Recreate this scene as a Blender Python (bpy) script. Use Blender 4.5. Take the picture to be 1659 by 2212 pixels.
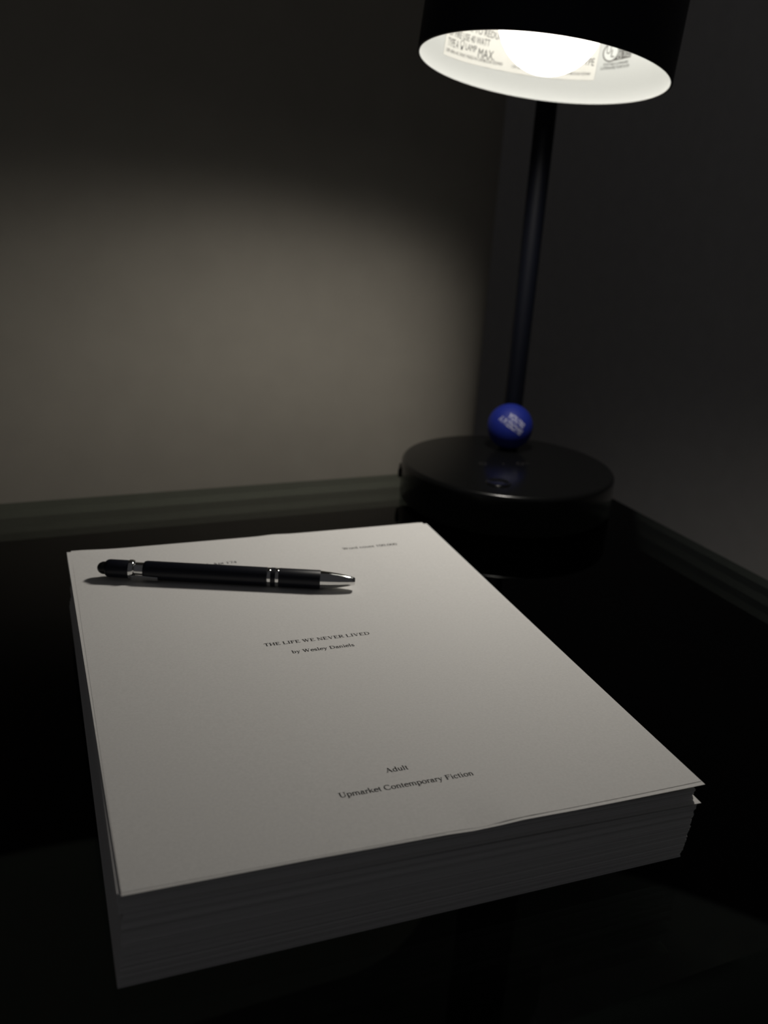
import bpy, bmesh, math, random
from mathutils import Vector, Matrix

# ------------------------------------------------------------------ scene, camera, world, exposure
S = bpy.context.scene
for o in list(bpy.data.objects):
    bpy.data.objects.remove(o, do_unlink=True)
COL = S.collection
MM = 0.001
DESK_Z = 0.75                       # height of the glass top above the floor

def mm(x, y, z):                    # room millimetres (origin: desk corner on the glass) -> metres
    return Vector((x * MM, y * MM, z * MM + DESK_Z))

cam_d = bpy.data.cameras.new('camera')
cam = bpy.data.objects.new('camera', cam_d)
COL.objects.link(cam)
cam_d.sensor_fit = 'HORIZONTAL'
cam_d.sensor_width = 36.0
cam_d.lens = 2005.36 / 1659 * 36.0
cam_d.clip_start = 0.01
cam_d.clip_end = 50
_r = Vector((0.9122061673, -0.4048168453, 0.0632710843)).normalized()
_b = Vector((-0.4010331728, -0.8504812669, 0.3403733376)).normalized()
_u = _b.cross(_r).normalized()
_r = _u.cross(_b)
cam.matrix_world = Matrix.Translation(mm(-497.56, -702.63, 246.47)) @ Matrix((_r, _u, _b)).transposed().to_4x4()
cam_d.dof.use_dof = True
cam_d.dof.focus_distance = 0.405
cam_d.dof.aperture_fstop = 13.5
S.camera = cam

W = bpy.data.worlds.new('dim_room')
S.world = W
W.use_nodes = True
W.node_tree.nodes['Background'].inputs[0].default_value = (0.97, 0.96, 1.0, 1)
W.node_tree.nodes['Background'].inputs[1].default_value = 0.031

S.view_settings.view_transform = 'Standard'
S.view_settings.look = 'None'
S.view_settings.exposure = 0.0
S.view_settings.gamma = 1.0
S.view_settings.use_curve_mapping = False

SPOT_POWER = 4.2
BULB_GLOW = 2.2

# ------------------------------------------------------------------ materials
def mat(name, color=(0.5, 0.5, 0.5), rough=0.5, metal=0.0, spec=0.5, grain=None, bump=None):
    m = bpy.data.materials.new(name)
    m.use_nodes = True
    nt = m.node_tree
    b = nt.nodes['Principled BSDF']
    b.inputs['Base Color'].default_value = (*color, 1)
    b.inputs['Roughness'].default_value = rough
    b.inputs['Metallic'].default_value = metal
    b.inputs['Specular IOR Level'].default_value = spec
    tc = nt.nodes.new('ShaderNodeTexCoord')
    if grain:                       # (scale, amount): fine colour grain
        n = nt.nodes.new('ShaderNodeTexNoise')
        n.inputs['Scale'].default_value = grain[0]
        n.inputs['Detail'].default_value = 4
        nt.links.new(tc.outputs['Object'], n.inputs['Vector'])
        r = nt.nodes.new('ShaderNodeValToRGB')
        a = grain[1]
        r.color_ramp.elements[0].position = 0.3
        r.color_ramp.elements[1].position = 0.7
        r.color_ramp.elements[0].color = (*[c * (1 - a) for c in color], 1)
        r.color_ramp.elements[1].color = (*[min(1, c * (1 + a)) for c in color], 1)
        nt.links.new(n.outputs['Fac'], r.inputs['Fac'])
        nt.links.new(r.outputs['Color'], b.inputs['Base Color'])
    if bump:                        # (scale, strength, distance)
        n = nt.nodes.new('ShaderNodeTexNoise')
        n.inputs['Scale'].default_value = bump[0]
        n.inputs['Detail'].default_value = 3
        nt.links.new(tc.outputs['Object'], n.inputs['Vector'])
        bp = nt.nodes.new('ShaderNodeBump')
        bp.inputs['Strength'].default_value = bump[1]
        bp.inputs['Distance'].default_value = bump[2]
        nt.links.new(n.outputs['Fac'], bp.inputs['Height'])
        nt.links.new(bp.outputs['Normal'], b.inputs['Normal'])
    return m

def glass_mat(name, tint, ior, rough=0.0):
    m = bpy.data.materials.new(name)
    m.use_nodes = True
    nt = m.node_tree
    nt.nodes.remove(nt.nodes['Principled BSDF'])
    out = nt.nodes['Material Output']
    fr = nt.nodes.new('ShaderNodeFresnel')
    fr.inputs['IOR'].default_value = ior
    tr = nt.nodes.new('ShaderNodeBsdfTransparent')
    tr.inputs['Color'].default_value = (*tint, 1)
    gl = nt.nodes.new('ShaderNodeBsdfGlossy')
    gl.inputs['Roughness'].default_value = rough
    mx = nt.nodes.new('ShaderNodeMixShader')
    nt.links.new(fr.outputs[0], mx.inputs[0])
    nt.links.new(tr.outputs[0], mx.inputs[1])
    nt.links.new(gl.outputs[0], mx.inputs[2])
    nt.links.new(mx.outputs[0], out.inputs['Surface'])
    return m

def bulb_mat(name, strength):
    m = bpy.data.materials.new(name)
    m.use_nodes = True
    nt = m.node_tree
    nt.nodes.remove(nt.nodes['Principled BSDF'])
    out = nt.nodes['Material Output']
    tr = nt.nodes.new('ShaderNodeBsdfTransparent')
    em = nt.nodes.new('ShaderNodeEmission')
    em.inputs['Color'].default_value = (1.0, 0.955, 0.87, 1)
    em.inputs['Strength'].default_value = strength * 2
    mx = nt.nodes.new('ShaderNodeMixShader')
    mx.inputs[0].default_value = 0.5
    nt.links.new(tr.outputs[0], mx.inputs[1])
    nt.links.new(em.outputs[0], mx.inputs[2])
    nt.links.new(mx.outputs[0], out.inputs['Surface'])
    return m

M = dict(
    wall_back=mat('warm_grey_paint', (0.335, 0.312, 0.27), 0.8, spec=0.2, grain=(30, 0.03), bump=(350, 0.15, 0.0006)),
    wall_far=mat('pale_grey_paint', (0.82, 0.80, 0.78), 0.8, spec=0.2, grain=(30, 0.03), bump=(350, 0.15, 0.0006)),
    floor=mat('dark_floor', (0.07, 0.068, 0.063), 0.6, grain=(14, 0.3)),
    glass=glass_mat('desk_glass', (0.56, 0.61, 0.58), 1.28),
    frame=mat('black_steel', (0.006, 0.006, 0.006), 0.5),
    paper=mat('white_paper', (0.80, 0.79, 0.77), 0.75, spec=0.25, grain=(900, 0.035), bump=(1400, 0.25, 0.0001)),
    edge=mat('paper_edge', (0.80, 0.79, 0.785), 0.9, spec=0.1),
    ink=mat('black_ink', (0.012, 0.011, 0.011), 0.7, spec=0.2),
    navy=mat('navy_soft_touch', (0.0042, 0.0055, 0.0115), 0.42, spec=0.35),
    rubber=mat('black_rubber', (0.004, 0.004, 0.004), 0.45),
    chrome=mat('chrome', (0.80, 0.80, 0.79), 0.06, metal=1.0),
    lamp=mat('navy_lacquer', (0.003, 0.0045, 0.011), 0.5, spec=0.25),
    stem=mat('dark_navy_metal', (0.0016, 0.0022, 0.005), 0.5, spec=0.2),
    base=mat('black_plastic', (0.0045, 0.0047, 0.0048), 0.20, spec=0.33, bump=(500, 0.04, 0.0002)),
    basetext=mat('grey_print', (0.028, 0.026, 0.026), 0.5),
    inside=mat('white_enamel', (0.84, 0.86, 0.85), 0.5, spec=0.3),
    sticker=mat('white_sticker', (0.88, 0.87, 0.83), 0.45, spec=0.3),
    print=mat('grey_label_print', (0.10, 0.10, 0.10), 0.7, spec=0.2),
    ulgrey=mat('grey_label_block', (0.16, 0.155, 0.15), 0.7, spec=0.2),
    bulb=bulb_mat('frosted_bulb', BULB_GLOW),
    ball=mat('blue_foam', (0.006, 0.015, 0.18), 0.6, spec=0.3),
    balltext=mat('white_print', (0.55, 0.55, 0.62), 0.6),
)

# ------------------------------------------------------------------ object helpers
def obj(name, bm, m, parent=None, smooth=False, loc=None):
    me = bpy.data.meshes.new(name)
    bmesh.ops.recalc_face_normals(bm, faces=bm.faces[:])
    bm.to_mesh(me)
    bm.free()
    if smooth:
        for p in me.polygons:
            p.use_smooth = True
    for k in (m if isinstance(m, (list, tuple)) else [m]):
        me.materials.append(k)
    o = bpy.data.objects.new(name, me)
    COL.objects.link(o)
    if parent is not None:
        o.parent = parent
    if loc is not None:
        o.location = loc
    return o

def empty(name, loc, label, cat):
    o = bpy.data.objects.new(name, None)
    o.empty_display_size = 0.02
    COL.objects.link(o)
    o.location = loc
    o['label'] = label
    o['category'] = cat
    return o

def box(bm, lo, hi, bevel=0.0):
    vs = [bm.verts.new((x, y, z)) for x in (lo[0], hi[0]) for y in (lo[1], hi[1]) for z in (lo[2], hi[2])]
    fs = []
    for a in ((0, 1, 3, 2), (4, 6, 7, 5), (0, 4, 5, 1), (2, 3, 7, 6), (0, 2, 6, 4), (1, 5, 7, 3)):
        fs.append(bm.faces.new([vs[i] for i in a]))
    if bevel:
        es = list({e for f in fs for e in f.edges})
        bmesh.ops.bevel(bm, geom=es, offset=bevel, segments=2, affect='EDGES', profile=0.5)
    return bm

def lathe(bm, prof, seg=64, frame=None, caps=(False, False)):
    """prof: list of (radius, height); frame: 4x4 taking local z to the axis."""
    F = frame or Matrix.Identity(4)
    rings = []
    for r, h in prof:
        if r < 1e-7:
            rings.append([bm.verts.new(F @ Vector((0, 0, h)))])
        else:
            rings.append([bm.verts.new(F @ Vector((r * math.cos(2 * math.pi * i / seg), r * math.sin(2 * math.pi * i / seg), h))) for i in range(seg)])
    for a, b in zip(rings, rings[1:]):
        if len(a) == 1 and len(b) == 1:
            continue
        for i in range(seg):
            j = (i + 1) % seg
            if len(a) == 1:
                bm.faces.new((a[0], b[i], b[j]))
            elif len(b) == 1:
                bm.faces.new((a[i], a[j], b[0]))
            else:
                bm.faces.new((a[i], a[j], b[j], b[i]))
    if caps[0] and len(rings[0]) > 1:
        bm.faces.new(rings[0][::-1])
    if caps[1] and len(rings[-1]) > 1:
        bm.faces.new(rings[-1])
    return bm

def tube(bm, pts, r, seg=24):
    pts = [Vector(p) for p in pts]
    rings = []
    up = Vector((0.31, 0.77, 0.55)).normalized()
    for i, p in enumerate(pts):
        t = (pts[min(i + 1, len(pts) - 1)] - pts[max(i - 1, 0)]).normalized()
        a = (up - t * up.dot(t)).normalized()
        b = t.cross(a)
        rr = r[i] if isinstance(r, (list, tuple)) else r
        rings.append([bm.verts.new(p + (a * math.cos(2 * math.pi * k / seg) + b * math.sin(2 * math.pi * k / seg)) * rr) for k in range(seg)])
    for A, B in zip(rings, rings[1:]):
        for k in range(seg):
            bm.faces.new((A[k], A[(k + 1) % seg], B[(k + 1) % seg], B[k]))
    bm.faces.new(rings[0][::-1])
    bm.faces.new(rings[-1])
    return bm

def axis_frame(origin, axis, xhint=Vector((1, 0, 0))):
    z = Vector(axis).normalized()
    x = (xhint - z * xhint.dot(z)).normalized()
    y = z.cross(x)
    f = Matrix((x, y, z)).transposed().to_4x4()
    f.translation = origin
    return f

# ------------------------------------------------------------------ the setting
def struct(name, lo, hi, m):
    bm = bmesh.new()
    box(bm, lo, hi)
    o = obj(name, bm, m)
    o['kind'] = 'structure'
    return o

WY, WX, WR, WT = 0.155, 0.095, 0.20, 0.40   # near wall: front face, right end, corner radius, thickness
fl = struct('floor', (-2.6, -2.6, -0.05), (0.80, 1.7, 0.0), M['floor'])
fl['label'] = 'dark floor below the glass desk'
# near wall: right end rounded to shape a soft fade into shade
bm = bmesh.new()
out = [(-2.6, WY)] + [(WX - WR + WR * math.sin(t), WY + WR - WR * math.cos(t)) for t in [math.pi * i / 40 for i in range(41)]] + [(-2.6, WY + WT)]
lo_v = [bm.verts.new((x, y, 0.0)) for x, y in out]
hi_v = [bm.verts.new((x, y, 2.5)) for x, y in out]
bm.faces.new(lo_v[::-1])
bm.faces.new(hi_v)
for i in range(len(out)):
    j = (i + 1) % len(out)
    bm.faces.new((lo_v[i], lo_v[j], hi_v[j], hi_v[i]))
wb = obj('wall_back', bm, M['wall_back'], None, smooth=True)
wb.data.set_sharp_from_angle(angle=math.radians(30))
wb['kind'] = 'structure'
wb['label'] = 'warm grey painted wall lit by the lamp'
wf = struct('wall_far', (-2.6, 1.6, 0.0), (0.80, 1.7, 2.5), M['wall_far'])
wf['label'] = 'unlit wall deep in the dark behind the lamp'
wr = struct('wall_right', (0.70, -2.6, 0.0), (0.80, 1.6, 2.5), M['wall_far'])
wr['label'] = 'unlit wall in the dark to the right of the desk'

# ------------------------------------------------------------------ desk: glass top on a black steel frame
DX0, DY0 = -1.15, -0.62             # left and front edges of the desk
desk = empty('glass_desk', (-0.55, -0.31, 0.0), 'black framed desk with a dark glass top standing by the grey wall', 'desk')
def dpart(name, lo, hi, m, bevel=0.0):
    bm = bmesh.new()
    off = Vector(desk.location)
    box(bm, Vector(lo) - off, Vector(hi) - off, bevel)
    return obj(name, bm, m, desk)
T = 0.006
gt = dpart('glass_top', (DX0, DY0, DESK_Z - T), (-0.001, -0.0005, DESK_Z), M['glass'])
gt['label'] = 'clear greenish glass desktop'
RZ0, RZ1 = DESK_Z - T - 0.030, DESK_Z - T - 0.0003
dpart('rail', (DX0 + 0.01, -0.096, RZ0), (-0.008, -0.022, RZ1), M['frame'], 0.001)
dpart('rail', (-0.079, DY0 + 0.022, RZ0), (-0.008, -0.0965, RZ1), M['frame'], 0.001)
dpart('rail', (DX0 + 0.01, DY0 + 0.022, RZ0), (DX0 + 0.081, -0.0965, RZ1), M['frame'], 0.001)
dpart('rail', (DX0 + 0.0815, DY0 + 0.022, RZ0), (-0.0795, DY0 + 0.094, RZ1), M['frame'], 0.001)
for lx in (DX0 + 0.015, -0.060):
    for ly in (DY0 + 0.027, -0.072):
        dpart('leg', (lx, ly, 0.0), (lx + 0.045, ly + 0.045, RZ0 - 0.0003), M['frame'], 0.002)

# ------------------------------------------------------------------ manuscript
PW, PH, H0 = 215.9, 279.4, 34.36
PANG = math.radians(-3.443)
_pc, _ps = math.cos(PANG), math.sin(PANG)
PO = (-467.1, -470.0)
MROOT = mm(PO[0], PO[1], 0.0)
ms = empty('manuscript', MROOT, 'thick stack of white printed manuscript pages lying on the glass desk', 'manuscript')
ms.rotation_euler = (0, 0, PANG)

def page_world(x, y, z):            # page millimetres -> world
    return mm(PO[0] + x * _pc - y * _ps, PO[1] + x * _ps + y * _pc, z)

def bil(x, y, tl, tr, br, bl):
    u, v = x / PW, y / PH
    return (bl * (1 - u) + br * u) * (1 - v) + (tl * (1 - u) + tr * u) * v

def stack_top(x, y):                # top of the block below the title page
    return H0 + bil(x, y, 0.0, 2.6, -2.5, 2.75) - 0.45

def page_z(x, y):                   # height of the title page
    z = H0 + bil(x, y, 0.30, 2.86, -0.82, 3.10)
    z += 1.9 * (x / PW) ** 3 * max(0.0, 1 - y / 200.0) ** 2
    front = max(0.0, 1 - y / 26.0)
    z += front ** 2 * (-0.6 * math.exp(-((x - 121) / 9.0) ** 2) + 0.25 * math.exp(-((x - 140) / 10.0) ** 2))
    back = max(0.0, 1 - (PH - y) / 16.0)
    z += back ** 2 * (0.5 * math.exp(-((x - 117) / 7.0) ** 2) + 0.9 * math.exp(-((x - 2) / 14.0) ** 2))
    rt = max(0.0, 1 - (PW - x) / 30.0)
    z += rt ** 2 * 0.45 * math.sin(y / PH * math.pi)
    return z

def sheet(name, zfun, m, ang=0.0, dx=0.0, dy=0.0, pivot=(0, 0), nx=44, ny=56, th=0.05):
    bm = bmesh.new()
    ca, sa = math.cos(ang), math.sin(ang)
    def P(i, j, low):
        x, y = PW * i / nx, PH * j / ny
        xx = pivot[0] + (x - pivot[0]) * ca - (y - pivot[1]) * sa + dx
        yy = pivot[1] + (x - pivot[0]) * sa + (y - pivot[1]) * ca + dy
        return bm.verts.new((xx * MM, yy * MM, (zfun(x, y) - (th if low else 0)) * MM))
    top = [[P(i, j, 0) for j in range(ny + 1)] for i in range(nx + 1)]
    bot = [[P(i, j, 1) for j in range(ny + 1)] for i in range(nx + 1)]
    for i in range(nx):
        for j in range(ny):
            bm.faces.new((top[i][j], top[i + 1][j], top[i + 1][j + 1], top[i][j + 1]))
            bm.faces.new((bot[i][j], bot[i][j + 1], bot[i + 1][j + 1], bot[i + 1][j]))
    for i in range(nx):
        bm.faces.new((bot[i][0], bot[i + 1][0], top[i + 1][0], top[i][0]))
        bm.faces.new((bot[i][ny], top[i][ny], top[i + 1][ny], bot[i + 1][ny]))
    for j in range(ny):
        bm.faces.new((bot[0][j], top[0][j], top[0][j + 1], bot[0][j + 1]))
        bm.faces.new((bot[nx][j], bot[nx][j + 1], top[nx][j + 1], top[nx][j]))
    o = obj(name, bm, m, ms, smooth=False)
    return o

title = sheet('title_page', page_z, M['paper'])
title['label'] = 'white title page with printed lines on top of the stack'
s2 = sheet('loose_sheet', lambda x, y: page_z(x, y) - 0.07, M['paper'], ang=math.radians(0.45), dx=-0.1, dy=-1.3, nx=22, ny=28)
s2['label'] = 'sheet under the title page sticking out at the far left corner'
s3 = sheet('loose_sheet', lambda x, y: page_z(x, y) - 0.14, M['paper'], ang=math.radians(-0.42), dx=0.3, dy=-0.45, nx=22, ny=28, th=0.05)
s3['label'] = 'sheet sticking out at the near right corner below the title page'
s4 = sheet('loose_sheet', lambda x, y: stack_top(x, y) - 5.6, M['paper'], ang=math.radians(-0.35), dx=1.3, dy=0.3, nx=8, ny=8, th=0.12)
s4['label'] = 'sheet poking out of the right side of the stack'

# page block: every sheet is a thin slab of its own, shuffled slightly
random.seed(11)
N = 318
bm = bmesh.new()
bundles = [  # (upper fraction, dx, dy, angle deg)
    (0.135, 0.0, 0.1, 0.03), (0.20, 0.15, 0.5, 0.00), (0.33, 0.35, 0.45, -0.05), (0.46, 0.55, 0.1, 0.04), (0.60, 0.6, 0.45, 0.0),
    (0.775, 0.6, 0.2, -0.05), (1.01, -0.9, 0.75, 0.12)]
wx = wy = 0.0
prev = None
for k in range(N):
    f0, f1 = k / N, (k + 1) / N
    bi = next(i for i, b in enumerate(bundles) if f0 < b[0])
    if bi != prev:
        gap = 2
        prev = bi
    wx = wx * 0.93 + random.gauss(0, 0.09)
    wy = wy * 0.90 + random.gauss(0, 0.07)
    _, bx, by, ba = bundles[bi]
    dx = bx + wx + random.gauss(0, 0.05)
    dy = by + wy + random.gauss(0, 0.045)
    if gap > 0 and k > 2:
        dy += 0.9
        gap -= 1
    # the stack leans inwards a little towards the bottom on its right side
    dx -= (1 - f0) * 2.2
    a = math.radians(ba + random.gauss(0, 0.02))
    ca, sa = math.cos(a), math.sin(a)
    n = 6
    lo, hi = {}, {}
    for i in range(n + 1):
        for j in range(n + 1):
            x, y = PW * i / n, PH * j / n
            xx, yy = x * ca - y * sa + dx, x * sa + y * ca + dy
            zt = stack_top(x, y)
            lo[i, j] = bm.verts.new((xx * MM, yy * MM, (0.03 + zt * f0) * MM))
            hi[i, j] = bm.verts.new((xx * MM, yy * MM, (0.03 + zt * (f0 + (f1 - f0) * 0.90)) * MM))
    for i in range(n):
        for j in range(n):
            bm.faces.new((hi[i, j], hi[i + 1, j], hi[i + 1, j + 1], hi[i, j + 1]))
            bm.faces.new((lo[i, j], lo[i, j + 1], lo[i + 1, j + 1], lo[i + 1, j]))
    for q in range(n):
        bm.faces.new((lo[q, 0], lo[q + 1, 0], hi[q + 1, 0], hi[q, 0]))
        bm.faces.new((lo[q, n], hi[q, n], hi[q + 1, n], lo[q + 1, n]))
        bm.faces.new((lo[0, q], hi[0, q], hi[0, q + 1], lo[0, q + 1]))
        bm.faces.new((lo[n, q], lo[n, q + 1], hi[n, q + 1], hi[n, q]))
pb = obj('page_block', bm, M['edge'], ms)
pb['kind'] = 'stuff'
pb['label'] = 'hundreds of stacked sheets seen as fine grey layered edges'

# ------------------------------------------------------------------ printed serif lettering (drawn stroke by stroke)
CAP, XH, ASC, DSC = 0.662, 0.45, 0.683, -0.215
TK, TN, SV = 0.116, 0.054, 0.036    # thick stem, thin stroke, serif height

class Glyph:
    def __init__(s):
        s.q = []
    def quad(s, *p):
        s.q.append(p)
    def bar(s, x0, y0, x1, y1):
        s.quad((x0, y0), (x1, y0), (x1, y1), (x0, y1))
    def stem(s, x, y0, y1, w=TK):
        s.bar(x - w / 2, y0, x + w / 2, y1)
    def serif(s, x, y, l, r=None, up=True):
        r = l if r is None else r
        s.bar(x - l, y if up else y - SV, x + r, y + SV if up else y)
    def diag(s, x0, y0, x1, y1, w):
        s.quad((x0 - w / 2, y0), (x0 + w / 2, y0), (x1 + w / 2, y1), (x1 - w / 2, y1))
    def arc(s, cx, cy, rx, ry, a0, a1, wt=TK, wn=TN, n=14):
        pts = []
        for i in range(n + 1):
            a = math.radians(a0 + (a1 - a0) * i / n)
            w = wn + (wt - wn) * abs(math.cos(a)) ** 1.5
            c, d = math.cos(a), math.sin(a)
            L = math.hypot(c / rx, d / ry)
            nx, ny = c / rx / L, d / ry / L
            px, py = cx + rx * c, cy + ry * d
            pts.append(((px - nx * w / 2, py - ny * w / 2), (px + nx * w / 2, py + ny * w / 2)))
        for A, B in zip(pts, pts[1:]):
            s.quad(A[0], A[1], B[1], B[0])

def glyphs():
    G = {}
    def g(ch, adv):
        x = Glyph()
        G[ch] = (x, adv)
        return x
    def capstem(o, x, l=0.10, r=0.10, y1=CAP):
        o.stem(x, 0, y1); o.serif(x, 0, l, r); o.serif(x, y1, l, r, up=False)
    o = g('T', .611); o.stem(.305, 0, CAP); o.serif(.305, 0, .12); o.bar(.03, CAP - TN, .58, CAP); o.quad((.03, .50), (.06, .50), (.075, CAP), (.03, CAP)); o.quad((.55, .50), (.58, .50), (.58, CAP), (.535, CAP))
    o = g('H', .722); capstem(o, .15, .12, .12); capstem(o, .57, .12, .12); o.bar(.15, .32, .57, .32 + TN)
    def EF(o, full):
        capstem(o, .15, .13, .10); o.bar(.15, CAP - TN, .53, CAP); o.quad((.50, .52), (.53, .52), (.53, CAP), (.49, CAP))
        o.bar(.15, .33, .42, .33 + TN); o.bar(.40, .27, .43, .43)
        if full:
            o.bar(.15, 0, .55, TN); o.quad((.53, 0), (.57, 0), (.60, .16), (.575, .16))
    o = g('E', .611); EF(o, True)
    o = g('F', .556); EF(o, False)
    o = g('L', .611); capstem(o, .15, .13, .12); o.bar(.15, 0, .55, TN); o.quad((.53, 0), (.57, 0), (.60, .17), (.575, .17))
    o = g('I', .333); capstem(o, .166, .14, .14)
    o = g('W', .944); o.diag(.13, CAP, .30, 0, TK); o.diag(.30, 0, .46, CAP, TN); o.diag(.44, CAP, .63, 0, TK); o.diag(.63, 0, .82, CAP, TN)
    o.serif(.13, CAP, .12, .13, up=False); o.serif(.44, CAP, .10, .12, up=False); o.serif(.83, CAP, .11, .10, up=False)
    o = g('N', .722); o.stem(.14, 0, CAP, TN); o.stem(.60, 0, CAP, TN); o.diag(.13, CAP, .58, 0, TK); o.serif(.14, 0, .12, .12); o.serif(.11, CAP, .10, .08, up=False); o.serif(.60, CAP, .12, .11, up=False)
    o = g('V', .722); o.diag(.14, CAP, .36, 0, TK); o.diag(.36, 0, .59, CAP, TN); o.serif(.14, CAP, .13, .14, up=False); o.serif(.59, CAP, .12, .11, up=False)
    o = g('R', .667); capstem(o, .15, .13, .12); o.bar(.15, CAP - TN, .32, CAP); o.bar(.15, .31, .32, .31 + TN); o.arc(.32, .486, .175, .156, -90, 90); o.diag(.30, .33, .57, 0, TK); o.serif(.58, 0, .10, .08)
    o = g('D', .722); capstem(o, .15, .13, .05); o.bar(.15, CAP - TN, .34, CAP); o.bar(.15, 0, .34, TN); o.arc(.34, CAP / 2, .29, CAP / 2 - TN / 2, -90, 90)
    o = g('A', .722); o.diag(.12, 0, .36, CAP, TN); o.diag(.34, CAP, .59, 0, TK); o.bar(.20, .21, .52, .21 + TN); o.serif(.12, 0, .11, .12); o.serif(.59, 0, .13, .12)
    o = g('U', .722); o.stem(.16, .2, CAP); o.stem(.58, .2, CAP, TN); o.arc(.37, .22, .21, .21, 180, 360, TK * .8, TN); o.serif(.16, CAP, .14, .13, up=False); o.serif(.58, CAP, .13, .12, up=False)
    o = g('C', .667); o.arc(.37, CAP / 2, .30, CAP / 2 - .005, 48, 312); o.quad((.57, .44), (.60, .44), (.59, .66), (.56, .58)); o.quad((.56, .12), (.59, .10), (.62, .15), (.59, .17))
    def bowl(o, cx, r=.165, a0=0, a1=360):
        o.arc(cx, XH / 2, r, XH / 2 - .005, a0, a1, TK * .95, TN)
    o = g('b', .5); o.stem(.10, 0.0, ASC, TK * .85); o.serif(.10, ASC, .09, .04, up=False); o.arc(.25, XH / 2, .17, XH / 2 - .005, -150, 150, TK * .95, TN)
    o = g('d', .5); o.stem(.385, 0.0, ASC, TK * .85); o.serif(.385, ASC, .09, .04, up=False); o.serif(.385, 0, .0, .10); o.arc(.235, XH / 2, .17, XH / 2 - .005, 30, 330, TK * .95, TN)
    o = g('p', .5); o.stem(.11, DSC, XH, TK * .85); o.serif(.11, DSC, .10, .12); o.serif(.11, XH, .10, .04, up=False); o.arc(.265, XH / 2, .17, XH / 2 - .005, -150, 150, TK * .95, TN)
    o = g('o', .5); bowl(o, .25, .185)
    o = g('c', .444); bowl(o, .24, .18, 45, 315); o.bar(.32, .30, .40, .37)
    o = g('e', .444); bowl(o, .235, .175, 0, 318); o.bar(.07, .255, .42, .255 + TN)
    def ustem(o, x, top=XH):
        o.stem(x, 0, top, TK * .85); o.serif(x, 0, .09, .09); o.serif(x, top, .09, .04, up=False)
    o = g('l', .278); ustem(o, .139, ASC)
    o = g('i', .278); ustem(o, .139); o.bar(.085, .56, .185, .66)
    o = g('n', .5); ustem(o, .11); o.stem(.38, 0, .30, TK * .85); o.serif(.38, 0, .09, .09); o.arc(.25, .28, .13, .16, 0, 150, TK * .85, TN)
    o = g('m', .778); ustem(o, .11); o.arc(.245, .28, .13, .16, 0, 150, TK * .85, TN); o.stem(.385, 0, .30, TK * .85); o.serif(.385, 0, .08, .08); o.arc(.52, .28, .13, .16, 0, 150, TK * .85, TN); o.stem(.655, 0, .30, TK * .85); o.serif(.655, 0, .08, .09)
    o = g('r', .333); ustem(o, .11); o.arc(.22, .30, .10, .14, 60, 150, TK * .7, TN); o.bar(.24, .34, .33, .44)
    o = g('u', .5); o.stem(.12, .15, XH, TK * .85); o.serif(.12, XH, .10, .04, up=False); o.arc(.25, .17, .13, .16, 180, 330, TK * .85, TN); o.stem(.39, 0, XH, TK * .85); o.serif(.39, XH, .09, .04, up=False); o.serif(.39, 0, 0, .10)
    o = g('t', .278); o.stem(.12, .08, .57, TK * .85); o.bar(.01, XH - SV, .26, XH); o.arc(.19, .10, .07, .10, 180, 300, TK * .8, TN)
    o = g('k', .5); ustem(o, .11, ASC); o.diag(.14, .20, .37, XH, TN * 1.2); o.diag(.22, .27, .42, 0, TK); o.serif(.38, XH, .10, .09, up=False); o.serif(.42, 0, .10, .09)
    o = g('y', .5); o.diag(.10, XH, .26, 0.02, TK * .9); o.diag(.15, DSC + .02, .41, XH, TN * 1.2); o.serif(.10, XH, .09, .10, up=False); o.serif(.41, XH, .09, .07, up=False); o.bar(.05, DSC, .16, DSC + .08)
    o = g('s', .389); o.arc(.19, .335, .115, .105, 40, 270, TK * .85, TN * 1.2); o.arc(.19, .115, .125, .105, -140, 90, TK * .85, TN * 1.2); o.diag(.12, .30, .27, .16, TK); o.bar(.29, .31, .325, .45); o.bar(.045, 0, .075, .15)
    o = g('a', .444); o.stem(.31, .05, .33, TK * .85); o.arc(.21, .32, .11, .12, 0, 160, TK * .85, TN); o.arc(.18, .13, .12, .125, 60, 300, TK * .9, TN); o.bar(.22, .22, .31, .22 + TN); o.arc(.375, .06, .05, .06, 180, 320, TK * .7, TN); o.bar(.08, .30, .16, .38)
    o = g('1', .5); o.stem(.26, 0, CAP, TK * .9); o.serif(.26, 0, .13, .13); o.diag(.12, .56, .25, CAP - .01, .07)
    o = g('0', .5); o.arc(.25, CAP / 2, .185, CAP / 2 - .005, 0, 360)
    o = g('7', .5); o.bar(.03, CAP - .07, .46, CAP); o.diag(.22, 0, .43, CAP - .04, TK * .75); o.bar(.03, .52, .065, CAP - .05)
    o = g('4', .5); o.stem(.34, 0, CAP, TK * .85); o.bar(.02, .16, .47, .16 + .06); o.diag(.05, .20, .33, CAP, TN * 1.3)
    o = g(',', .25); o.bar(.06, 0, .16, .10); o.diag(.07, -.13, .13, .02, .05)
    G[' '] = (Glyph(), .25)
    return G
GL = glyphs()

def print_line(text, x, y, label, em=4.233, align='L', skip=()):
    wid = sum(GL[c][1] for c in text) * em
    x0 = x if align == 'L' else (x - wid if align == 'R' else x - wid / 2)
    bm = bmesh.new()
    for c in text:
        gl, adv = GL[c]
        for q in gl.q:
            vs = []
            for (px, py) in q:
                X, Y = x0 + px * em, y + py * em
                vs.append(bm.verts.new((X * MM, Y * MM, (page_z(X, Y) + 0.08) * MM)))
            try:
                bm.faces.new(vs)
            except ValueError:
                pass
        x0 += adv * em
    for f in bm.faces:
        f.normal_update()
        if f.normal.z < 0:
            f.normal_flip()
    me = bpy.data.meshes.new('printed_line')
    bm.to_mesh(me)
    bm.free()
    me.materials.append(M['ink'])
    o = bpy.data.objects.new('printed_line', me)
    COL.objects.link(o)
    o.parent = title
    o['label'] = label
    return o

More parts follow.
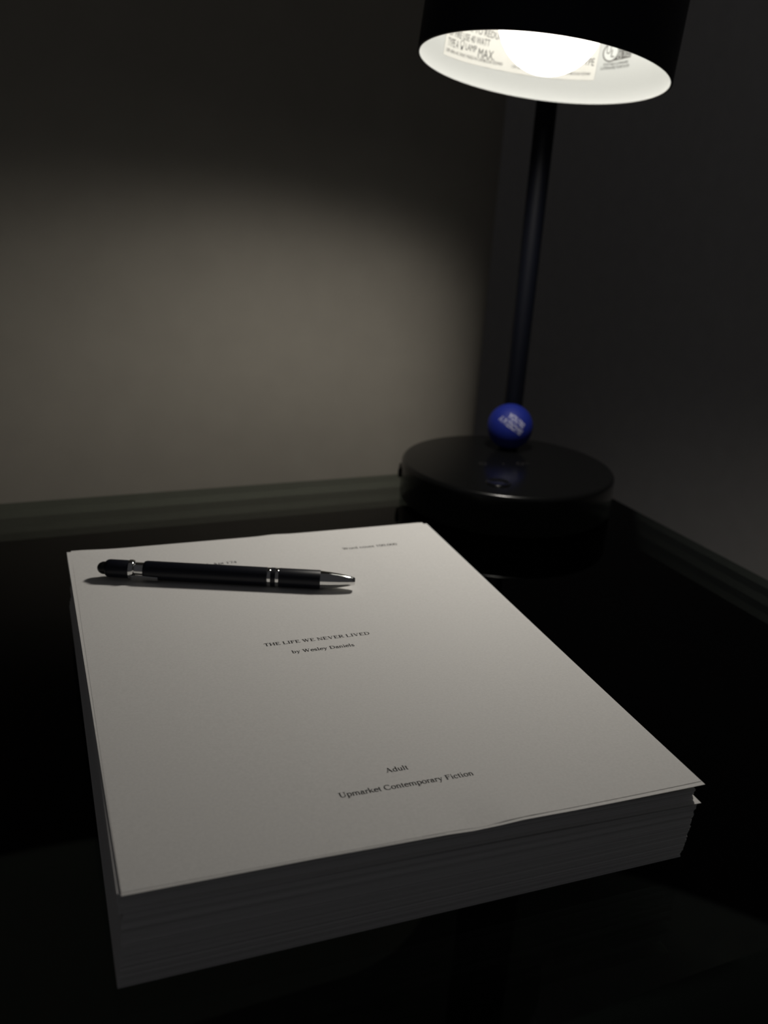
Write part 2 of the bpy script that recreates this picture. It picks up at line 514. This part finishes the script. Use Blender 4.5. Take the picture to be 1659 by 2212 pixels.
print_line('THE LIFE WE NEVER LIVED', 105.5, 143.7, 'black serif title in capitals', align='C', em=4.07)
print_line('by Wesley Daniels', 105.4, 134.2, 'black serif author line under the title', align='C', em=4.05)
print_line('Adult', 104.6, 36.9, 'short black serif line above the genre line', align='C', em=4.05)
print_line('Upmarket Contemporary Fiction', 105.2, 27.1, 'black serif genre line near the bottom edge', align='C', em=4.09)
print_line('Word count 100,000', 186.7, 248.0, 'small black serif word count line at top right', align='R', em=4.22)
print_line('d, Apt 174', 87.4, 243.0, 'black serif address line half hidden by the pen', align='R', em=4.233)

# ------------------------------------------------------------------ pen on the title page
def make_pen():
    A = Vector((11.6, 240.6))       # rubber end, page mm
    B = Vector((140.8, 194.0))      # writing end
    R, Q = 5.5, 0.92                # profile radius and overall slimming
    L = (B - A).length
    zc = max(page_z(A.x + (B.x - A.x) * t, A.y + (B.y - A.y) * t) for t in (0.2, 0.5, 0.85)) + R * Q + 0.05
    a = page_world(A.x, A.y, zc)
    b = page_world(B.x, B.y, zc - 0.15)
    root = empty('ballpoint_pen', page_world((A.x + B.x) / 2, (A.y + B.y) / 2, zc - R * Q), 'navy soft-touch ballpoint pen with chrome tip and rings on the title page', 'pen')
    off = Vector(root.location)
    F = axis_frame(a - off, b - a, Vector((0, 0, 1)))
    k = MM
    def part(name, prof, m, label=None, seg=48):
        bm = bmesh.new()
        lathe(bm, [(r * Q * k, h * k) for r, h in prof], seg, F)
        o = obj(name, bm, m, root, smooth=True)
        if label:
            o['label'] = label
        try:
            o.data.set_sharp_from_angle(angle=math.radians(40))
        except Exception:
            pass
        return o
    dome = [(0, 0)] + [(3.7 * math.sin(t), 3.7 * (1 - math.cos(t))) for t in [math.pi / 2 * i / 8 for i in range(1, 9)]] + [(3.7, 5.2), (0, 5.2)]
    part('stylus_tip', dome, M['rubber'], 'black rubber stylus dome')
    part('cap', [(0, 4.4), (3.4, 4.4), (4.3, 4.7), (5.0, 5.6), (5.25, 6.8), (5.25, 16.4), (5.1, 16.9), (0, 16.9)], M['navy'])
    part('clip_ring', [(0, 16.7), (5.1, 16.7), (5.7, 17.2), (5.75, 18.6), (5.4, 19.6), (4.4, 20.2), (0, 20.2)], M['chrome'], 'chrome ring at the clip')
    part('neck', [(0, 19.8), (4.35, 19.8), (4.35, 25.9), (0, 25.9)], M['chrome'], 'narrow chrome neck')
    part('barrel', [(0, 24.6), (4.5, 24.6), (5.2, 25.3), (R, 26.4), (R, 90.2), (5.2, 90.5), (0, 90.5)], M['navy'])
    for s in (90.3, 94.6):
        part('ring', [(0, s), (5.25, s), (5.45, s + .25), (5.45, s + 1.75), (5.25, s + 2.0), (0, s + 2.0)], M['chrome'], 'thin chrome ring')
    part('spacer', [(0, 92.2), (R, 92.3), (R, 94.6), (0, 94.7)], M['navy'])
    part('grip', [(0, 96.5), (R, 96.6), (R, 118.4), (5.35, 118.7), (0, 118.7)], M['navy'])
    part('nose_cone', [(0, 118.6), (5.2, 118.6), (5.15, 119.2), (4.75, 124), (4.1, 129), (3.2, 133.5), (2.35, L - 0.6), (1.9, L), (0.9, L + 0.05), (0, L - 0.2)], M['chrome'], 'polished chrome nose cone')
    # clip: short bent chrome strip leaving the ring on the camera side near the page
    bm = bmesh.new()
    ca, sa = math.cos(math.radians(-118)), math.sin(math.radians(-118))
    path = [(5.4, 18.0), (6.3, 18.9), (6.35, 21), (6.0, 24), (5.9, 27), (6.2, 30.5), (6.1, 33)]
    prev = None
    for i, (r, s) in enumerate(path):
        w = 1.7 - 0.10 * i
        ring = []
        for (dr, dw) in ((-.35, -w), (-.35, w), (.35, w), (.35, -w)):
            rr = r * Q + dr
            # x axis of F points up; angle chosen around the barrel
            ring.append(bm.verts.new(F @ Vector(((rr * ca - dw * sa) * k, -(rr * sa + dw * ca) * k, s * k))))
        if prev:
            for q in range(4):
                bm.faces.new((prev[q], prev[(q + 1) % 4], ring[(q + 1) % 4], ring[q]))
        else:
            bm.faces.new(ring)
        prev = ring
    bm.faces.new(prev[::-1])
    c = obj('clip', bm, M['chrome'], root, smooth=False)
    c['label'] = 'chrome pocket clip on the underside'
    return root
make_pen()

# ------------------------------------------------------------------ desk lamp
BC = Vector((-99.4, -87.0))
BR, BH = 86.0, 33.0
lamp = empty('desk_lamp', mm(BC.x, BC.y, 0), 'dark navy desk lamp with lit round shade and black drum base', 'lamp')
LO = Vector(lamp.location)
def lmm(x, y, z):
    return mm(x, y, z) - LO

bm = bmesh.new()
prof = [(0, 1.0), (BR - 5, 1.0), (BR - 5, 0.1), (BR - 3, 0.1), (BR - 2.2, 1.4), (BR - 0.8, 2.0), (BR, 3.0), (BR, BH - 3.5)]
for i in range(1, 9):
    t = math.pi / 2 * i / 8
    prof.append((BR - 3.5 + 3.5 * math.cos(t), BH - 3.5 + 3.5 * math.sin(t)))
prof.append((0, BH))
lathe(bm, [(r * MM, h * MM) for r, h in prof], 128)
base = obj('base', bm, M['base'], lamp, smooth=True)
base.data.set_sharp_from_angle(angle=math.radians(50))
base['label'] = 'round black drum base'
# round push switch on the base
bm = bmesh.new()
sw = Vector((-134.5, -132.0))
F = Matrix.Translation(lmm(sw.x, sw.y, BH))
lathe(bm, [(r * MM, h * MM) for r, h in [(0, 0.1), (9.6, 0.1), (9.6, 0.6), (9.0, 1.1), (8.0, 1.0), (7.2, 0.5), (4, 0.25), (0, 0.2)]], 48, F)
swo = obj('touch_switch', bm, M['base'], base, smooth=True)
swo['label'] = 'round dished switch on the base'
# faint printed marks behind the switch
for i, (px, py) in enumerate(((-121, -84.5), (-104, -88.3), (-90, -91.4))):
    bm = bmesh.new()
    F = Matrix.Translation(lmm(px, py, BH + 0.06))
    if i == 1:
        lathe(bm, [(0, 0), (0.9 * MM, 0)], 16, F)
    else:
        lathe(bm, [(2.3 * MM, 0), (3.0 * MM, 0)], 24, F)
        if i == 2:
            box(bm, F @ Vector((4.2 * MM, -0.4 * MM, 0)), F @ Vector((8.4 * MM, 0.4 * MM, 0.00002)))
    obj('printed_mark', bm, M['basetext'], base)
# port housing on the left side of the base
bm = bmesh.new()
pa = math.radians(152)
F = axis_frame(lmm(BC.x + (BR - 0.6) * math.cos(pa), BC.y + (BR - 0.6) * math.sin(pa), 19.5), Vector((math.cos(pa), math.sin(pa), 0)), Vector((0, 0, 1)))
box(bm, (-4.2 * MM, -8 * MM, 0), (4.2 * MM, 8 * MM, 2.6 * MM), 0.0012)
for v in bm.verts:
    v.co = F @ v.co
po = obj('power_port', bm, M['rubber'], base)
bm = bmesh.new()
box(bm, (-1.8 * MM, -5.5 * MM, 2.5 * MM), (1.8 * MM, 5.5 * MM, 2.9 * MM), 0.0001)
for v in bm.verts:
    v.co = F @ v.co
obj('power_slot', bm, M['chrome'], base)

# shade frame
K_ = 575.0 / 530.0
CAMP = Vector((-497.56, -702.63, 246.47))
SC = CAMP + (Vector((-181.15, -204.03, 307.98)) - CAMP) * K_
SN = Vector((0.133441, 0.076236, 0.988120)).normalized()
E1 = Vector((0.516003, 0.845891, -0.134946))
E1 = (E1 - SN * E1.dot(SN)).normalized()   # away from the viewer
E2 = SN.cross(E1)
RIN, ROUT, SH = 71.2, 72.6, 112.0
SF = Matrix((E1, E2, SN)).transposed().to_4x4() @ Matrix.Scale(K_, 4)
SF.translation = lmm(*SC)
def shade_pt(phi, a, r):                    # phi in degrees to the right, a mm above the rim
    t = math.radians(phi)
    return SF @ Vector((r * math.cos(t) * MM, -r * math.sin(t) * MM, a * MM))

# stem with an elbow and an arm reaching to the back of the shade
ST = Vector((-59.5, -23.5))
top_z = 402.0
att = SC + SN * 92 * K_ + E1 * (ROUT * K_ + 4)
pts = [(ST.x, ST.y, BH - 0.2), (ST.x, ST.y, 100), (ST.x, ST.y, 200), (ST.x, ST.y, 300), (ST.x, ST.y, top_z - 22)]
dirh = Vector((att.x - ST.x, att.y - ST.y, 0)).normalized()
for i in range(1, 9):
    t = math.pi / 2 * i / 8
    pts.append((ST.x + dirh.x * 22 * (1 - math.cos(t)), ST.y + dirh.y * 22 * (1 - math.cos(t)), top_z - 22 + 22 * math.sin(t)))
pts.append((att.x, att.y, top_z))
bm = bmesh.new()
tube(bm, [lmm(*p) for p in pts], 8.4 * MM, 32)
stem = obj('stem', bm, M['stem'], lamp, smooth=True)
stem.data.set_sharp_from_angle(angle=math.radians(50))
stem['label'] = 'slim dark navy stem rising from the base'
bm = bmesh.new()
lathe(bm, [(r * MM, h * MM) for r, h in [(0, 0), (13, 0), (13, 1.2), (9.2, 2.4), (8.4, 5), (8.0, 5)]], 40, Matrix.Translation(lmm(ST.x, ST.y, BH + 0.02)))
bm.free()
bm = bmesh.new()
lathe(bm, [(0, -13 * MM), (10 * MM, -13 * MM), (11.5 * MM, -11 * MM), (11.5 * MM, 11 * MM), (10 * MM, 13 * MM), (0, 13 * MM)], 32,
      axis_frame(lmm(att.x, att.y, top_z), E2))
obj('knuckle', bm, M['lamp'], lamp, smooth=False)

# shade: outer drum, white inside, rolled lip
bm = bmesh.new()
lathe(bm, [(r * MM, h * MM) for r, h in [(RIN + 0.45, 0.0), (ROUT, 0.25), (ROUT, SH - 6), (ROUT - 1.7, SH - 1.7), (ROUT - 6, SH), (0, SH), (0, SH - 1.4), (RIN - 5, SH - 1.4), (RIN + 0.45, SH - 7), (RIN + 0.45, 0.0)]], 128, SF)
shade = obj('shade', bm, M['lamp'], lamp, smooth=True)
shade.data.set_sharp_from_angle(angle=math.radians(35))
shade['label'] = 'dark navy drum shade tilted to the left'
bm = bmesh.new()
lathe(bm, [(r * MM, h * MM) for r, h in [(RIN + 0.46, -0.05), (RIN + 0.2, -0.12), (RIN, 0.15), (RIN, SH - 8), (RIN - 6, SH - 2), (14, SH - 2)]], 128, SF)
lin = obj('shade_lining', bm, M['inside'], shade, smooth=True)
lin['label'] = 'bright white inside of the shade'

# socket and bulb
bm = bmesh.new()
lathe(bm, [(r * MM, h * MM) for r, h in [(0, SH - 2.2), (20, SH - 2.2), (20, SH - 8), (17, SH - 9), (17, 88), (0, 88)]], 40, SF)
obj('socket', bm, M['sticker'], shade, smooth=False)
BA, BRAD = 28.5, 30.5
prof = []
for i in range(0, 25):
    t = -math.pi / 2 + math.radians(132) * i / 24
    prof.append((BRAD * math.cos(t), BA + BRAD * math.sin(t)))
prof[0] = (0, BA - BRAD)
prof += [(19.5, 60), (15, 72), (13.5, 80), (13.2, 87.5)]
bm = bmesh.new()
lathe(bm, [(r * MM, h * MM) for r, h in prof], 64, SF)
bulb = obj('light_bulb', bm, M['bulb'], lamp, smooth=True)
bulb['label'] = 'glowing frosted bulb inside the shade'

# the bulb's own light, leaving the shade downwards
ld = bpy.data.lights.new('bulb_light', 'SPOT')
ld.energy = SPOT_POWER
ld.color = (1.0, 0.945, 0.865)
ld.shadow_soft_size = 0.024
ld.spot_size = math.radians(164)
ld.spot_blend = 0.6
lo_ = bpy.data.objects.new('bulb_light', ld)
COL.objects.link(lo_)
lo_.matrix_world = axis_frame(mm(*(SC + SN * 9.0)), SN)

# ------------------------------------------------------------------ warning labels inside the shade
def rumple(phi, a):                         # the warning sticker is slightly creased along its lower edge
    e = max(0.0, 1 - (a - stick_a(phi)) / 12.0)
    return 0.28 * e * (math.exp(-((phi + 30) / 1.6) ** 2) + math.exp(-((phi + 21) / 1.3) ** 2) + math.exp(-((phi + 10.5) / 1.3) ** 2) + 0.8 * math.exp(-((phi - 9.5) / 1.4) ** 2)) \
        + 0.5 * math.exp(-((phi - 22.5) / 1.6) ** 2) * math.exp(-((a - 22) / 5.0) ** 2)

def stick_a(phi):                           # lower edge of the sticker
    if phi < -21:
        return 10.6 + (phi + 60) / 39.0 * 2.6
    return 13.2 + (phi + 21) / 48.3 * 0.9

STH = 31.0
bm = bmesh.new()
nu, nv = 120, 14
grid = []
for i in range(nu + 1):
    phi = -60 + 87.3 * i / nu
    row = []
    for j in range(nv + 1):
        a = stick_a(phi) + STH * j / nv
        row.append(bm.verts.new(shade_pt(phi, a, RIN - 0.22 - rumple(phi, a))))
    grid.append(row)
for i in range(nu):
    for j in range(nv):
        bm.faces.new((grid[i][j], grid[i + 1][j], grid[i + 1][j + 1], grid[i][j + 1]))
stk = obj('warning_sticker', bm, M['sticker'], shade, smooth=True)
stk['label'] = 'creased white paper warning sticker inside the shade'

_txt = {}
def flat_text(text):
    """2-D triangles of a text in the built-in font, scaled so the box is 1 x 1."""
    cu = bpy.data.curves.new('tmp', 'FONT')
    cu.body = text
    cu.fill_mode = 'FRONT'
    cu.resolution_u = 3
    ob = bpy.data.objects.new('tmp', cu)
    COL.objects.link(ob)
    dg = bpy.context.evaluated_depsgraph_get()
    me = ob.evaluated_get(dg).to_mesh()
    vs = [(v.co.x, v.co.y) for v in me.vertices]
    fs = [tuple(p.vertices) for p in me.polygons]
    ob.evaluated_get(dg).to_mesh_clear()
    bpy.data.objects.remove(ob, do_unlink=True)
    bpy.data.curves.remove(cu)
    x0, x1 = min(v[0] for v in vs), max(v[0] for v in vs)
    y0, y1 = min(v[1] for v in vs), max(v[1] for v in vs)
    return [((x - x0) / (x1 - x0), (y - y0) / (y1 - y0)) for x, y in vs], fs

def mesh_from(name, verts, faces, m, parent, label=None):
    me = bpy.data.meshes.new(name)
    me.from_pydata([tuple(v) for v in verts], [], faces)
    me.materials.append(m)
    o = bpy.data.objects.new(name, me)
    COL.objects.link(o)
    o.parent = parent
    if label:
        o['label'] = label
    return o

def shade_text(text, p0, p1, a0, a1, hgt, m, parent, lift=0.32, vertical=None, on_sticker=True):
    vs, fs = flat_text(text)
    out = []
    for u, v in vs:
        if vertical:                        # text running upwards
            phi, a = p0 + (p1 - p0) * (1 - v), a0 + hgt * u
        else:
            phi, a = p0 + (p1 - p0) * u, a0 + (a1 - a0) * u + hgt * v
        rr = RIN - lift - (rumple(phi, a) if on_sticker else 0)
        out.append(shade_pt(phi, a, rr))
    return mesh_from('printed_text', out, fs, m, parent)

G_ = M['print']
# English half of the warning
shade_text('CAUTION: TO REDUCE THE', -57.5, -14.5, 29.2, 30.6, 4.0, G_, stk)
shade_text('OF FIRE USE 40 WATT', -57.5, -30.4, 22.6, 24.8, 4.0, G_, stk)
shade_text('TYPE A', -57.8, -49.6, 16.6, 17.3, 4.6, G_, stk)
shade_text('LAMP', -44.6, -37.6, 18.6, 19.2, 3.7, G_, stk)
shade_text('MAX.', -36.2, -26.6, 16.8, 17.6, 5.4, G_, stk)
shade_text('120V 60Hz AC ONLY MADE IN CAMBODIA E359401', -58.2, -21.6, 13.2, 15.9, 1.9, G_, stk)
# small bulb pictogram
bv, bf = [], []
def ring_pts(cp, ca_, rp, ra, t0, t1, n):
    return [(cp + rp * math.cos(math.radians(t0 + (t1 - t0) * i / n)), ca_ + ra * math.sin(math.radians(t0 + (t1 - t0) * i / n))) for i in range(n + 1)]
for (c0, c1) in zip(ring_pts(-47.1, 21.2, 1.45, 1.9, -60, 240, 16), ring_pts(-47.1, 21.2, 1.15, 1.5, -60, 240, 16)):
    bv += [shade_pt(c0[0], c0[1], RIN - 0.33), shade_pt(c1[0], c1[1], RIN - 0.33)]
bf = [(2 * i, 2 * i + 1, 2 * i + 3, 2 * i + 2) for i in range(16)]
k0 = len(bv)
for (p0, a0) in ((-47.9, 19.7), (-46.3, 19.7), (-46.6, 17.6), (-47.6, 17.6)):
    bv.append(shade_pt(p0, a0, RIN - 0.33))
bf.append((k0, k0 + 1, k0 + 2, k0 + 3))
mesh_from('bulb_pictogram', bv, bf, G_, stk)
# French half, mostly behind the bulb
shade_text('120V 60Hz CA SEULEMENT FABRIQUE AU CAMBODGE E359401', -16.5, 24.8, 15.9, 16.7, 1.9, G_, stk)
shade_text('TYPE', 18.6, 25.8, 23.0, 22.6, 4.3, G_, stk)

# certification mark printed to the right of the sticker
ul = bmesh.new()
def patch(bmx, poly, lift):
    bmx.faces.new([bmx.verts.new(shade_pt(p, a, RIN - lift)) for p, a in poly])
def strip_patch(name, p0, p1, a0, a1, m, lift, slant=0.0, n=8):
    vs, fs = [], []
    for i in range(n + 1):
        p = p0 + (p1 - p0) * i / n
        vs += [shade_pt(p, a0 + slant * i / n, RIN - lift), shade_pt(p, a1 + slant * i / n, RIN - lift)]
    fs = [(2 * i, 2 * i + 2, 2 * i + 3, 2 * i + 1) for i in range(n)]
    return mesh_from(name, vs, fs, m, lin)
ul.free()
blk = strip_patch('mark_block', 33.2, 42.0, 25.0, 36.0, M['ulgrey'], 0.10, 1.0)
blk2 = strip_patch('mark_block', 40.6, 46.0, 25.9, 36.8, M['ulgrey'], 0.12, 0.7)
def disc(name, cp, ca_, r, m, lift, parent):
    vs = [shade_pt(cp, ca_, RIN - lift)]
    for i in range(32):
        t = 2 * math.pi * i / 32
        vs.append(shade_pt(cp + math.degrees(r * math.cos(t) / RIN), ca_ + r * math.sin(t), RIN - lift))
    return mesh_from(name, vs, [(0, 1 + i, 1 + (i + 1) % 32) for i in range(32)], m, parent)
disc('mark_ring', 33.9, 30.3, 5.6, M['ulgrey'], 0.16, lin)
disc('mark_disc', 33.9, 30.3, 4.8, M['inside'], 0.22, lin)
shade_text('U', 31.3, 33.7, 29.4, 29.4, 4.6, M['ulgrey'], lin, lift=0.30, on_sticker=False)
shade_text('L', 34.2, 36.2, 27.4, 27.4, 4.6, M['ulgrey'], lin, lift=0.30, on_sticker=False)
shade_text('CERTIFIED', 38.0, 40.4, 26.2, 26.2, 10.5, M['inside'], lin, lift=0.24, vertical=True, on_sticker=False)
shade_text('SAFETY', 41.4, 42.9, 27.4, 27.4, 6.5, M['inside'], lin, lift=0.24, vertical=True, on_sticker=False)
shade_text('E359401', 43.3, 45.6, 27.3, 27.3, 9.0, M['inside'], lin, lift=0.24, vertical=True, on_sticker=False)
shade_text('PORTABLE LUMINAIRE', 31.0, 45.0, 22.4, 23.4, 1.5, G_, lin, lift=0.15, on_sticker=False)
shade_text('LUMINAIRE PORTATIF', 29.8, 46.1, 20.2, 20.9, 1.7, G_, lin, lift=0.15, on_sticker=False)

# ------------------------------------------------------------------ blue foam ball on the lamp base
RB = 19.3
BCN = Vector((-76.0, -48.3, BH + RB + 0.05))
bm = bmesh.new()
bmesh.ops.create_uvsphere(bm, u_segments=64, v_segments=40, radius=RB * MM)
ball = obj('stress_ball', bm, M['ball'], None, smooth=True, loc=mm(*BCN))
ball['label'] = 'small blue foam ball with white lettering resting on the lamp base'
ball['category'] = 'ball'
# lettering wrapped on the side facing the viewer, running down to the right
vdir = (Vector((-497.56, -702.63, 246.47)) - BCN).normalized()
vr = Vector((0, 0, 1)).cross(vdir).normalized()
vu = vdir.cross(vr)
ctr = (vdir + vr * 0.09 + vu * 0.20).normalized()
tr = (vr * math.cos(math.radians(-31)) + vu * math.sin(math.radians(-31)))
tr = (tr - ctr * tr.dot(ctr)).normalized()
tu = ctr.cross(tr)
def ball_text(text, x0, x1, y0, y1):
    vs, fs = flat_text(text)
    out = []
    for u, v in vs:
        x, y = x0 + (x1 - x0) * u, y0 + (y1 - y0) * v
        d = (ctr + tr * math.tan(x / RB) + tu * math.tan(y / RB)).normalized()
        out.append(d * (RB + 0.06) * MM)
    mesh_from('printed_text', out, fs, M['balltext'], ball)
ball_text("YOU'RE", -6.0, 10.5, 1.0, 6.2)
ball_text('AWESOME', -11.5, 12.5, -5.6, -0.4)
